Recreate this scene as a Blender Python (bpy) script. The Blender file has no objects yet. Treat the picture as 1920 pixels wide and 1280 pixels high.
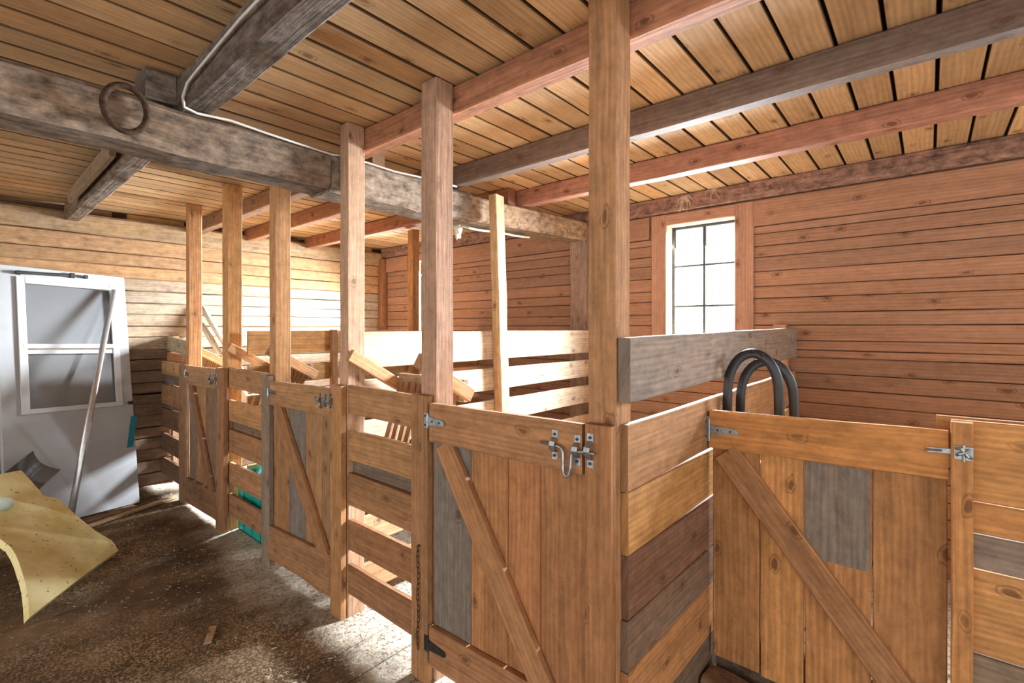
import bpy, math, random
from mathutils import Vector, Matrix, noise
random.seed(7)
S = bpy.context.scene
COL = S.collection
V = Vector

# ------------------------------------------------------------------ camera
cam_d = bpy.data.cameras.new('camera')
cam = bpy.data.objects.new('camera', cam_d)
COL.objects.link(cam)
cam.location = (0, 0, 1.45)
cam.rotation_euler = (math.radians(90), 0, math.radians(-49.32))
cam_d.sensor_width = 36
cam_d.lens = 909.6 / 1920 * 36
cam_d.shift_y = -26.2 / 1920
cam_d.clip_start = 0.02
S.camera = cam

# ------------------------------------------------------------------ world, light, exposure
w = bpy.data.worlds.new('overcast_sky')
S.world = w
w.use_nodes = True
bg = w.node_tree.nodes['Background']
bg.inputs[0].default_value = (1.0, 0.98, 0.95, 1)
bg.inputs[1].default_value = 2.5
S.view_settings.view_transform = 'Standard'
S.view_settings.look = 'None'
S.view_settings.gamma = 1
S.view_settings.exposure = 0.12
S.cycles.use_denoising = True
S.cycles.max_bounces = 8
S.cycles.diffuse_bounces = 6
S.cycles.transparent_max_bounces = 12
S.cycles.sample_clamp_indirect = 6

WX = 3.75          # inner face of the window wall
WINDOWS = [('window_1', 1.07, 1.585), ('window_2', 4.27, 4.79), ('added_window', -1.45, -0.93)]  # last window is out of view, added with its lamp for brightness
WZ0, WZ1 = 1.30, 2.26

def daylight(name, y0, y1, power):
    l = bpy.data.lights.new(name, 'AREA')
    l.shape = 'RECTANGLE'
    l.size = (y1 - y0)
    l.size_y = WZ1 - WZ0
    l.energy = power
    l.color = (0.86, 0.94, 1.0)
    l.spread = math.radians(125)
    o = bpy.data.objects.new(name, l)
    COL.objects.link(o)
    o.location = (WX + 0.26, (y0 + y1) / 2, (WZ0 + WZ1) / 2)
    # -Z of the lamp looks along -X, tipped a little towards the ground
    o.rotation_euler = V((-1, 0, -0.55)).to_track_quat('-Z', 'Y').to_euler()
    return o
for n, y0, y1 in WINDOWS:
    daylight('daylight_' + n, y0, y1, {'window_1': 470, 'window_2': 700, 'added_window': 230}[n])

# ------------------------------------------------------------------ colour helpers and materials
def lin(c):
    c /= 255
    return c / 12.92 if c <= .04045 else ((c + .055) / 1.055) ** 2.4
def rgb(r, g, b, a=0.0):
    return (lin(r), lin(g), lin(b), a)
def vary(c, k=.12, grey=None):
    f = 1 + random.uniform(-k, k)
    h = random.uniform(-k, k) * .35
    a = c[3] if grey is None else grey
    return (c[0] * f * (1 + h), c[1] * f, c[2] * f * (1 - h), a)

def nt(m):
    m.use_nodes = True
    t = m.node_tree
    t.nodes.clear()
    return t, t.nodes, t.links

def wood(name, knots=1.0, grain=1.0, rough=.78, bump=.25, mottle=.35, rings=1.0):
    m = bpy.data.materials.new(name)
    t, N, L = nt(m)
    out = N.new('ShaderNodeOutputMaterial')
    b = N.new('ShaderNodeBsdfPrincipled')
    b.inputs['Roughness'].default_value = rough
    b.inputs['Specular IOR Level'].default_value = .25
    L.new(b.outputs[0], out.inputs[0])
    uv = N.new('ShaderNodeUVMap'); uv.uv_map = 'UVMap'
    at = N.new('ShaderNodeAttribute'); at.attribute_name = 'tint'
    def mapped(sx, sy):
        mp = N.new('ShaderNodeMapping'); mp.inputs['Scale'].default_value = (sx, sy, 1)
        L.new(uv.outputs[0], mp.inputs[0]); return mp.outputs[0]
    def noi(vec, scale=1, detail=4, dist=0, r=.55):
        n = N.new('ShaderNodeTexNoise'); n.inputs['Scale'].default_value = scale
        n.inputs['Detail'].default_value = detail; n.inputs['Distortion'].default_value = dist
        n.inputs['Roughness'].default_value = r
        L.new(vec, n.inputs['Vector']); return n.outputs[0]
    def mr(x, a, c, lo, hi, smooth=False):
        n = N.new('ShaderNodeMapRange')
        if smooth: n.interpolation_type = 'SMOOTHSTEP'
        for i, v in enumerate((a, c, lo, hi)): n.inputs[i + 1].default_value = v
        L.new(x, n.inputs[0]); return n.outputs[0]
    def ma(op, x, y):
        n = N.new('ShaderNodeMath'); n.operation = op
        for i, v in enumerate((x, y)):
            if isinstance(v, (int, float)): n.inputs[i].default_value = v
            else: L.new(v, n.inputs[i])
        return n.outputs[0]
    fine = noi(mapped(2.5, 70), 1, 5, .3)
    broad = noi(mapped(.9, 11), 1, 4, .8)
    wave = N.new('ShaderNodeTexWave'); wave.bands_direction = 'Y'
    wave.inputs['Scale'].default_value = 7; wave.inputs['Distortion'].default_value = 7
    wave.inputs['Detail'].default_value = 2; wave.inputs['Detail Scale'].default_value = .7
    L.new(mapped(.55, 2.2), wave.inputs['Vector'])
    spots = noi(mapped(14, 22), 1, 4, 0, .7)
    f = ma('MULTIPLY', mr(fine, .3, .7, 1 - .20 * grain, 1 + .12 * grain), mr(broad, .3, .7, 1 - .20 * grain, 1 + .14 * grain))
    f = ma('MULTIPLY', f, mr(wave.outputs[0 if 'Fac' not in wave.outputs else 'Fac'], 0, 1, 1 - .12 * rings, 1 + .04 * rings))
    f = ma('MULTIPLY', f, mr(spots, .3, .72, 1 - mottle, 1 + mottle * .25))
    vo = N.new('ShaderNodeTexVoronoi'); vo.voronoi_dimensions = '2D'; vo.inputs['Scale'].default_value = 1
    vo.inputs['Randomness'].default_value = 1
    kd = N.new('ShaderNodeTexNoise'); kd.inputs['Scale'].default_value = 1; kd.inputs['Detail'].default_value = 3
    L.new(mapped(9, 30), kd.inputs['Vector'])
    kv = N.new('ShaderNodeVectorMath'); kv.operation = 'MULTIPLY_ADD'; kv.inputs[1].default_value = (.16, .22, 0)
    L.new(kd.outputs[1], kv.inputs[0]); L.new(mapped(3.3, 6.0), kv.inputs[2]); L.new(kv.outputs[0], vo.inputs['Vector'])
    kn = ma('ADD', ma('MULTIPLY', mr(vo.outputs['Distance'], .04, .09, .9, 0, True), 1), mr(ma('ABSOLUTE', ma('SUBTRACT', vo.outputs['Distance'], .105), 0), 0, .024, .6, 0, True))
    sep = N.new('ShaderNodeSeparateColor'); L.new(vo.outputs['Color'], sep.inputs[0])
    pick = mr(sep.outputs[0], .3, .6, 0, 1)
    kn = ma('MULTIPLY', ma('MULTIPLY', kn, pick), .8 * knots)
    mul = N.new('ShaderNodeVectorMath'); mul.operation = 'SCALE'
    L.new(at.outputs['Color'], mul.inputs[0]); L.new(f, mul.inputs['Scale'])
    grey = N.new('ShaderNodeMix'); grey.data_type = 'RGBA'
    L.new(ma('MULTIPLY', at.outputs['Alpha'], mr(noi(mapped(1.3, 5), 1, 3, .5), .35, .62, .25, 1)), grey.inputs[0])
    L.new(mul.outputs[0], grey.inputs[6])
    gs = N.new('ShaderNodeVectorMath'); gs.operation = 'SCALE'; gs.inputs[0].default_value = (.235, .20, .168)
    L.new(f, gs.inputs['Scale']); L.new(gs.outputs[0], grey.inputs[7])
    kx = N.new('ShaderNodeMix'); kx.data_type = 'RGBA'
    L.new(kn, kx.inputs[0]); L.new(grey.outputs[2], kx.inputs[6]); kx.inputs[7].default_value = (.085, .034, .016, 1)
    L.new(kx.outputs[2], b.inputs['Base Color'])
    bp = N.new('ShaderNodeBump'); bp.inputs['Strength'].default_value = bump; bp.inputs['Distance'].default_value = .006
    L.new(ma('ADD', fine, ma('MULTIPLY', spots, .6)), bp.inputs['Height']); L.new(bp.outputs[0], b.inputs['Normal'])
    return m

def plain(name, col, rough=.6, metal=0, noise_amt=.15, scale=20, bump=.1, spec=.4, col2=None):
    m = bpy.data.materials.new(name)
    t, N, L = nt(m)
    out = N.new('ShaderNodeOutputMaterial'); b = N.new('ShaderNodeBsdfPrincipled')
    L.new(b.outputs[0], out.inputs[0])
    b.inputs['Roughness'].default_value = rough; b.inputs['Metallic'].default_value = metal
    b.inputs['Specular IOR Level'].default_value = spec
    tc = N.new('ShaderNodeTexCoord'); n = N.new('ShaderNodeTexNoise')
    n.inputs['Scale'].default_value = scale; n.inputs['Detail'].default_value = 5
    L.new(tc.outputs['Object'], n.inputs['Vector'])
    cr = N.new('ShaderNodeValToRGB')
    c2 = col2 or tuple(c * (1 - noise_amt * 2) for c in col[:3])
    cr.color_ramp.elements[0].color = (*c2[:3], 1); cr.color_ramp.elements[0].position = .3
    cr.color_ramp.elements[1].color = (*col[:3], 1); cr.color_ramp.elements[1].position = .62
    L.new(n.outputs[0], cr.inputs[0]); L.new(cr.outputs[0], b.inputs['Base Color'])
    bp = N.new('ShaderNodeBump'); bp.inputs['Strength'].default_value = bump; bp.inputs['Distance'].default_value = .005
    L.new(n.outputs[0], bp.inputs['Height']); L.new(bp.outputs[0], b.inputs['Normal'])
    return m

def glass_mat(name, gloss=.08, tint=(1, 1, 1), rough=.02):
    m = bpy.data.materials.new(name)
    t, N, L = nt(m)
    out = N.new('ShaderNodeOutputMaterial'); mx = N.new('ShaderNodeMixShader')
    tr = N.new('ShaderNodeBsdfTransparent'); tr.inputs[0].default_value = (*tint, 1)
    gl = N.new('ShaderNodeBsdfGlossy'); gl.inputs['Roughness'].default_value = rough
    mx.inputs[0].default_value = gloss
    L.new(tr.outputs[0], mx.inputs[1]); L.new(gl.outputs[0], mx.inputs[2]); L.new(mx.outputs[0], out.inputs[0])
    return m

FLOOR_CX = .45      # the floor object's origin in world x
BED_LIT0 = 1.05 + .45 - FLOOR_CX
def floor_mat():
    m = bpy.data.materials.new('dirty_floorboards')
    t, N, L = nt(m)
    out = N.new('ShaderNodeOutputMaterial'); b = N.new('ShaderNodeBsdfPrincipled')
    L.new(b.outputs[0], out.inputs[0]); b.inputs['Roughness'].default_value = .9; b.inputs['Specular IOR Level'].default_value = .15
    tc = N.new('ShaderNodeTexCoord')
    def noi(scale, detail=5, r=.6, d=0):
        n = N.new('ShaderNodeTexNoise'); n.inputs['Scale'].default_value = scale; n.inputs['Detail'].default_value = detail
        n.inputs['Roughness'].default_value = r; n.inputs['Distortion'].default_value = d
        L.new(tc.outputs['Object'], n.inputs['Vector']); return n.outputs[0]
    base = N.new('ShaderNodeValToRGB'); e = base.color_ramp.elements
    e[0].position = .32; e[0].color = rgb(58, 44, 32, 1); e[1].position = .70; e[1].color = rgb(122, 100, 76, 1)
    L.new(noi(3.5, 8, .7), base.inputs[0])
    chip = N.new('ShaderNodeTexVoronoi'); chip.inputs['Scale'].default_value = 150
    L.new(tc.outputs['Object'], chip.inputs['Vector'])
    sep = N.new('ShaderNodeSeparateColor'); L.new(chip.outputs['Color'], sep.inputs[0])
    mr = N.new('ShaderNodeMapRange'); mr.inputs[1].default_value = .62; mr.inputs[2].default_value = .7
    L.new(sep.outputs[0], mr.inputs[0])
    cov = N.new('ShaderNodeMapRange'); cov.inputs[1].default_value = .42; cov.inputs[2].default_value = .62
    L.new(noi(1.1, 4), cov.inputs[0])
    mu = N.new('ShaderNodeMath'); mu.operation = 'MULTIPLY'; L.new(mr.outputs[0], mu.inputs[0]); L.new(cov.outputs[0], mu.inputs[1])
    mx = N.new('ShaderNodeMix'); mx.data_type = 'RGBA'
    L.new(mu.outputs[0], mx.inputs[0]); L.new(base.outputs[0], mx.inputs[6]); mx.inputs[7].default_value = rgb(165, 142, 112, 1)
    # pale bedding from the stalls; its paleness also paints in the window-light patches
    sx = N.new('ShaderNodeSeparateXYZ'); L.new(tc.outputs['Object'], sx.inputs[0])
    ad = N.new('ShaderNodeMath'); ad.operation = 'MULTIPLY_ADD'; ad.inputs[1].default_value = .9
    L.new(noi(2.2, 5), ad.inputs[0]); L.new(sx.outputs[0], ad.inputs[2])
    bm = N.new('ShaderNodeMapRange'); bm.inputs[1].default_value = BED_LIT0; bm.inputs[2].default_value = BED_LIT0 + .35; bm.inputs[4].default_value = .85
    L.new(ad.outputs[0], bm.inputs[0])
    sp = N.new('ShaderNodeMapRange'); sp.inputs[1].default_value = .36; sp.inputs[2].default_value = .52
    L.new(noi(60, 5, .75), sp.inputs[0])
    b2 = N.new('ShaderNodeMath'); b2.operation = 'MULTIPLY'; L.new(bm.outputs[0], b2.inputs[0]); L.new(sp.outputs[0], b2.inputs[1])
    m2 = N.new('ShaderNodeMix'); m2.data_type = 'RGBA'
    L.new(b2.outputs[0], m2.inputs[0]); L.new(mx.outputs[2], m2.inputs[6]); m2.inputs[7].default_value = rgb(206, 198, 184, 1)
    L.new(m2.outputs[2], b.inputs['Base Color'])
    bp = N.new('ShaderNodeBump'); bp.inputs['Strength'].default_value = .6; bp.inputs['Distance'].default_value = .012
    L.new(noi(45, 6, .75), bp.inputs['Height']); L.new(bp.outputs[0], b.inputs['Normal'])
    return m

M_WOOD = wood('sawn_pine')
M_CEIL = wood('ceiling_pine', knots=.9, grain=.7, mottle=.18, bump=.15)
M_WALL = wood('wall_pine', knots=1.0, grain=.65, mottle=.22, bump=.15)
M_BEAM = wood('hewn_timber', knots=.3, grain=1.0, mottle=.8, rings=.4, bump=.7, rough=.92)
M_LOG = wood('log_wall_pine', knots=.6, grain=.9, mottle=.4, rings=.6, bump=.5, rough=.88)
M_FLOOR = floor_mat()
M_GALV = plain('galvanized_steel', rgb(165, 172, 176), .38, .85, .2, 60)
M_DARKST = plain('dark_steel', rgb(70, 68, 66), .5, .7, .2, 50)
M_RUST = plain('rusty_steel', rgb(92, 62, 44), .8, .4, .25, 80)
M_WHITE = plain('white_paint', rgb(154, 155, 157), .45, 0, .05, 6, .03)
M_WHITE2 = plain('white_frame_paint', rgb(176, 177, 179), .4, 0, .04, 8, .03)
M_ALU = plain('brushed_aluminium', rgb(190, 192, 195), .32, .8, .08, 30)
M_GREYSHEET = plain('grey_sheet', rgb(92, 92, 94), .45, .3, .1, 12)
M_FOAM = plain('yellow_foam', rgb(222, 212, 162), .95, 0, .10, 7, .35, .1, col2=rgb(200, 182, 118))
def specks(m, scale, col, lo=.66, hi=.70):
    t, N, L = m.node_tree, m.node_tree.nodes, m.node_tree.links
    b = [n for n in N if n.type == 'BSDF_PRINCIPLED'][0]
    src = b.inputs['Base Color'].links[0].from_socket
    tc = N.new('ShaderNodeTexCoord'); n = N.new('ShaderNodeTexNoise'); n.inputs['Scale'].default_value = scale; n.inputs['Detail'].default_value = 3
    L.new(tc.outputs['Object'], n.inputs['Vector'])
    mr = N.new('ShaderNodeMapRange'); mr.inputs[1].default_value = lo; mr.inputs[2].default_value = hi; mr.inputs[4].default_value = .8
    L.new(n.outputs[0], mr.inputs[0])
    mx = N.new('ShaderNodeMix'); mx.data_type = 'RGBA'; L.new(mr.outputs[0], mx.inputs[0]); L.new(src, mx.inputs[6]); mx.inputs[7].default_value = col
    L.new(mx.outputs[2], b.inputs['Base Color'])
specks(M_FOAM, 45, rgb(110, 94, 56, 1))
M_FOAMDARK = plain('dirt_specks', rgb(92, 80, 48), .95, 0, .2, 30)
M_TEAL = plain('teal_plastic', rgb(20, 160, 150), .35, 0, .08, 10, .03, .5)
M_TEALTAPE = plain('teal_tape', rgb(22, 112, 128), .5, 0, .08, 10)
M_BLACK = plain('black_strap', rgb(42, 45, 50), .38, .2, .15, 30, .05, .5)
M_CABLE = plain('white_cable', rgb(200, 196, 186), .6, 0, .1, 20)
M_MUNTIN = plain('dark_muntin', rgb(34, 33, 28), .6, 0, .15, 40)
M_JAMB = plain('pale_jamb', rgb(225, 215, 195), .6, 0, .06, 20)
M_STRAW = plain('straw', rgb(224, 210, 184), .9, 0, .2, 25, .1, .1)
M_SACK = plain('brown_sack', rgb(120, 100, 84), .9, 0, .25, 7, .5, .1)
M_NAVY = plain('navy_cloth', rgb(40, 46, 70), .9, 0, .25, 9, .5, .1)
M_FLUFF = plain('pale_insulation', rgb(222, 214, 196), .95, 0, .15, 14, .6, .1)
M_PALEPLASTIC = plain('pale_green_plastic', rgb(190, 208, 200), .4, 0, .06, 8, .03, .5)
M_GLASS = glass_mat('window_glass', .07)
M_DOORGLASS = plain('dusty_door_glass', rgb(104, 105, 107), .25, 0, .06, 3, .02, .5)
M_WOVEN = plain('dark_bark', rgb(72, 54, 42), .9, 0, .3, 60, .6, .1)

# ------------------------------------------------------------------ mesh builder
class MB:
    def __init__(s):
        s.v = []; s.f = []; s.uv = []; s.c = []
    def face(s, idx, uvs, col):
        g = .30 * col[0] + .59 * col[1] + .11 * col[2]
        col = tuple((c * .95 + g * .05) * 1.08 for c in col[:3]) + ((col[3],) if len(col) > 3 else (0,))
        s.f.append(idx); s.uv.extend(uvs); s.c.extend([col] * len(idx))
    def plank(s, a, b, wv, tv, col=(.5, .3, .15, 0), n=3, ch=.003, wob=0.0, edge=1.0):
        """board from a to b; wv, tv are full width / thickness vectors"""
        a, b, wv, tv = V(a), V(b), V(wv), V(tv)
        ln = (b - a).length
        W, T = wv.length, tv.length
        ch = min(ch, W * .3, T * .3)
        cx, cy = ch / W, ch / T
        ring = [(-.5 + cx, -.5), (.5 - cx, -.5), (.5, -.5 + cy), (.5, .5 - cy), (.5 - cx, .5), (-.5 + cx, .5), (-.5, .5 - cy), (-.5, -.5 + cy)]
        per = [0]
        for i in range(8):
            x0, y0 = ring[i]; x1, y1 = ring[(i + 1) % 8]
            per.append(per[-1] + math.hypot((x1 - x0) * W, (y1 - y0) * T))
        u0 = random.uniform(0, 60); v0 = random.uniform(0, 60)
        base = len(s.v)
        off = V((random.uniform(0, 99), random.uniform(0, 99), random.uniform(0, 99)))
        for k in range(n + 1):
            t = k / n
            p = a.lerp(b, t)
            for x, y in ring:
                q = p + wv * x + tv * y
                if wob:
                    d = noise.noise_vector(q * 3.1 + off) * wob + noise.noise_vector(q * 9.0 + off) * wob * .4
                    q = q + d
                s.v.append(q)
        for k in range(n):
            ua, ub = u0 + ln * k / n, u0 + ln * (k + 1) / n
            for i in range(8):
                j = (i + 1) % 8
                s.face([base + k * 8 + i, base + k * 8 + j, base + (k + 1) * 8 + j, base + (k + 1) * 8 + i],
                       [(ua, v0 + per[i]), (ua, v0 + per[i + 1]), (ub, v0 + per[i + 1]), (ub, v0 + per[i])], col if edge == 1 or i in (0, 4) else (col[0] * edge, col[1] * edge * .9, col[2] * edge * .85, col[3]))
        ec = (col[0] * .85, col[1] * .85, col[2] * .85, col[3])
        for k, rev in ((0, True), (n, False)):
            ids = list(range(base + k * 8, base + k * 8 + 8))
            uvs = [(u0 + x * W * .3, v0 + y * T * 4 + x * W) for x, y in ring]
            if rev: ids.reverse(); uvs.reverse()
            s.face(ids, uvs, ec)
        return s
    def box(s, lo, hi, col=(.5, .3, .15, 0), axis=None, n=1, ch=.003, wob=0):
        lo, hi = V(lo), V(hi); d = hi - lo; c = (lo + hi) / 2
        if axis is None: axis = max(range(3), key=lambda i: d[i])
        e = [V((1, 0, 0)), V((0, 1, 0)), V((0, 0, 1))]
        i, j = [k for k in range(3) if k != axis]
        # right-handed ring (w x t along axis)
        if (e[i].cross(e[j])).dot(e[axis]) < 0: i, j = j, i
        a = c - e[axis] * d[axis] / 2; b = c + e[axis] * d[axis] / 2
        return s.plank(a, b, e[i] * d[i], e[j] * d[j], col, n, ch, wob)
    def tube(s, pts, r, seg=8, col=(.5, .5, .5, 0), closed=False, flat=None):
        pts = [V(p) for p in pts]; n = len(pts)
        rr = r if isinstance(r, (list, tuple)) else [r] * n
        base = len(s.v); up = None
        for k, p in enumerate(pts):
            if closed: d = pts[(k + 1) % n] - pts[k - 1]
            else: d = pts[min(k + 1, n - 1)] - pts[max(k - 1, 0)]
            d.normalize()
            if up is None:
                up = V((0, 0, 1)) if abs(d.z) < .9 else V((1, 0, 0))
            x = d.cross(up).normalized(); y = x.cross(d).normalized(); up = y
            for i in range(seg):
                t = 2 * math.pi * i / seg
                if flat: s.v.append(p + x * math.cos(t) * rr[k] * flat[0] + y * math.sin(t) * rr[k] * flat[1])
                else: s.v.append(p + (x * math.cos(t) + y * math.sin(t)) * rr[k])
        m = n if closed else n - 1
        for k in range(m):
            k2 = (k + 1) % n
            for i in range(seg):
                j = (i + 1) % seg
                s.face([base + k * seg + i, base + k2 * seg + i, base + k2 * seg + j, base + k * seg + j],
                       [(k * .1, i / seg), (k * .1 + .1, i / seg), (k * .1 + .1, (i + 1) / seg), (k * .1, (i + 1) / seg)], col)
        if not closed:
            s.face(list(range(base, base + seg)), [(0, 0)] * seg, col)
            s.face(list(range(base + (n - 1) * seg, base + n * seg))[::-1], [(0, 0)] * seg, col)
        return s
    def prism(s, poly, h, col=(.5, .5, .5, 0)):
        """poly: list of Vectors (planar), extruded by vector h"""
        poly = [V(p) for p in poly]; h = V(h); n = len(poly); base = len(s.v)
        s.v += poly + [p + h for p in poly]
        s.face(list(range(base, base + n))[::-1], [(p.x + p.y, p.z + p.y) for p in poly][::-1], col)
        s.face(list(range(base + n, base + 2 * n)), [(p.x + p.y, p.z + p.y) for p in poly], col)
        for i in range(n):
            j = (i + 1) % n
            s.face([base + i, base + j, base + n + j, base + n + i], [(0, 0), (.1, 0), (.1, .1), (0, .1)], col)
        return s
    def build(s, name, mat, parent=None, smooth=False):
        org = V((0, 0, 0))
        if parent is not None:
            org = ORG[parent.name]
        else:
            xs = [p.x for p in s.v]; ys = [p.y for p in s.v]; zs = [p.z for p in s.v]
            org = V(((min(xs) + max(xs)) / 2, (min(ys) + max(ys)) / 2, min(zs)))
        me = bpy.data.meshes.new(name)
        me.from_pydata([p - org for p in s.v], [], s.f)
        uvl = me.uv_layers.new(name='UVMap')
        uvl.data.foreach_set('uv', [x for p in s.uv for x in p])
        ca = me.color_attributes.new('tint', 'FLOAT_COLOR', 'CORNER')
        ca.data.foreach_set('color', [x for c in s.c for x in (c if len(c) == 4 else (*c, 0))])
        me.materials.append(mat)
        if smooth:
            me.polygons.foreach_set('use_smooth', [True] * len(me.polygons))
        me.update()
        import bmesh
        bm = bmesh.new(); bm.from_mesh(me); bmesh.ops.recalc_face_normals(bm, faces=bm.faces); bm.to_mesh(me); bm.free()
        o = bpy.data.objects.new(name, me); COL.objects.link(o)
        if parent is not None:
            o.parent = parent; ORG[o.name] = org
        else:
            o.location = org; ORG[o.name] = org
        return o

ORG = {}
def thing(name, label, cat, loc, group=None):
    o = bpy.data.objects.new(name, None); COL.objects.link(o)
    o.empty_display_size = .1
    o.location = loc; ORG[o.name] = V(loc)
    o['label'] = label; o['category'] = cat
    if group: o['group'] = group
    return o
def tag(o, label, cat, group=None, kind=None):
    o['label'] = label; o['category'] = cat
    if group: o['group'] = group
    if kind: o['kind'] = kind
    return o
def structure(o):
    o['kind'] = 'structure'; return o

# wood tints
C_GATE = rgb(184, 131, 82)
C_GATE2 = rgb(196, 142, 88)
C_BROWN = rgb(158, 112, 74)
C_DARK = rgb(122, 86, 64)
C_GREY = rgb(150, 126, 104, .75)
C_POST = rgb(190, 138, 90)
C_WALL = rgb(160, 120, 94)
C_CEIL = rgb(200, 158, 110)
C_JRED = rgb(178, 112, 78)
C_JDARK = rgb(118, 92, 76, .45)
C_BEAM = rgb(140, 112, 88, .45)
C_BACK = rgb(166, 126, 84)
C_OLD = rgb(98, 76, 58, .3)

# ------------------------------------------------------------------ the setting
fl = MB()
y = -3.0; i = 0
while y < 5.7:
    wd = .192
    fl.plank((-3, y + wd / 2, -.02), (3.9, y + wd / 2, -.02), (0, wd - .006, 0), (0, 0, .04), vary(C_OLD, .1), 8, .003, .003)
    y += wd
fl.box((-3.1, -3.1, -.09), (4, 5.8, -.045), C_OLD, ch=.001)
floor = structure(fl.build('floor', M_FLOOR))

ZC = 2.48
ce = MB()
y = -3.0 - .026 + .0
seam0 = -.026
k = -21
while True:
    ya = seam0 + k * .1425
    if ya > 5.6: break
    yb = ya + .1425
    if yb > -3:
        # each run is two boards, joined over a joist
        cut = random.choice((1.44, 2.15, .67, 2.84))
        for x0, x1 in ((-3, cut), (cut, 3.95)):
            dz = random.uniform(0, .004)
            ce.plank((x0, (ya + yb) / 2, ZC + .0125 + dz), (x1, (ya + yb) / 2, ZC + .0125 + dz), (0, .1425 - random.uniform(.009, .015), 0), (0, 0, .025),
                     vary(C_CEIL, .24), 4, .002, .0015, .3)  # dark edge tint: grimy sawn edges, with the seams' shade put into colour
    k += 1
ce.box((-3.1, -3.1, ZC + .04), (4.05, 5.75, ZC + .07), rgb(34, 24, 17), ch=.001)  # near-black backing puts the shade of the gaps into its colour
structure(ce.build('ceiling', M_CEIL))

# window wall: planks along Y, cut around the windows
def cut_runs(z0, z1, y0, y1):
    runs = [(y0, y1)]
    for n, a, b in WINDOWS:
        if z1 > WZ0 + .001 and z0 < WZ1 - .001:
            nr = []
            for r0, r1 in runs:
                if a > r0 and b < r1: nr += [(r0, a), (b, r1)]
                else: nr.append((r0, r1))
            runs = nr
    return runs
wr = MB()
seams = [2.36, 2.26, 2.167, 2.113, 2.025, 1.948, 1.845, 1.74, 1.656, 1.552, 1.466, 1.363, 1.30, 1.251, 1.146, 1.046, .95, .85, .745, .64, .54, .44, .34, .23, .12, 0]
for zt, zb in zip(seams, seams[1:]):
    c = vary(C_WALL, .10)
    if zb < 1.2: c = vary((C_WALL[0] * .85, C_WALL[1] * .82, C_WALL[2] * .78, .1), .12)
    for r0, r1 in cut_runs(zb, zt, -3, 5.45):
        wr.plank((WX + .06, r0, (zt + zb) / 2), (WX + .06, r1, (zt + zb) / 2), (0, 0, zt - zb - .004), (.12, 0, 0), c, max(2, int((r1 - r0) * 2)), .004, .002)
# outer sheathing keeps daylight out between the boards
for zb, zt in ((0, WZ0), (WZ0, WZ1), (WZ1, 2.5)):
    for r0, r1 in cut_runs(zb, zt, -3, 5.6):
        wr.box((WX + .125, r0, zb), (WX + .145, r1, zt), C_DARK, ch=.001)
# thicker top board that stands proud of the wall
for r0, r1 in ((-3, .945), (1.73, 4.15), (4.92, 5.42)):
    wr.plank((WX - .012, r0, 2.257), (WX - .012, r1, 2.257), (0, 0, .178), (.03, 0, 0), vary(C_WALL, .06), 6, .004, .003)
structure(wr.build('wall_right', M_WALL))
tr = MB().plank((WX + .03, -3, 2.418), (WX + .03, 5.45, 2.418), (0, 0, .122), (.16, 0, 0), rgb(160, 122, 106, .2), 12, .006, .004)
structure(tr.build('trim_1', M_BEAM))

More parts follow.
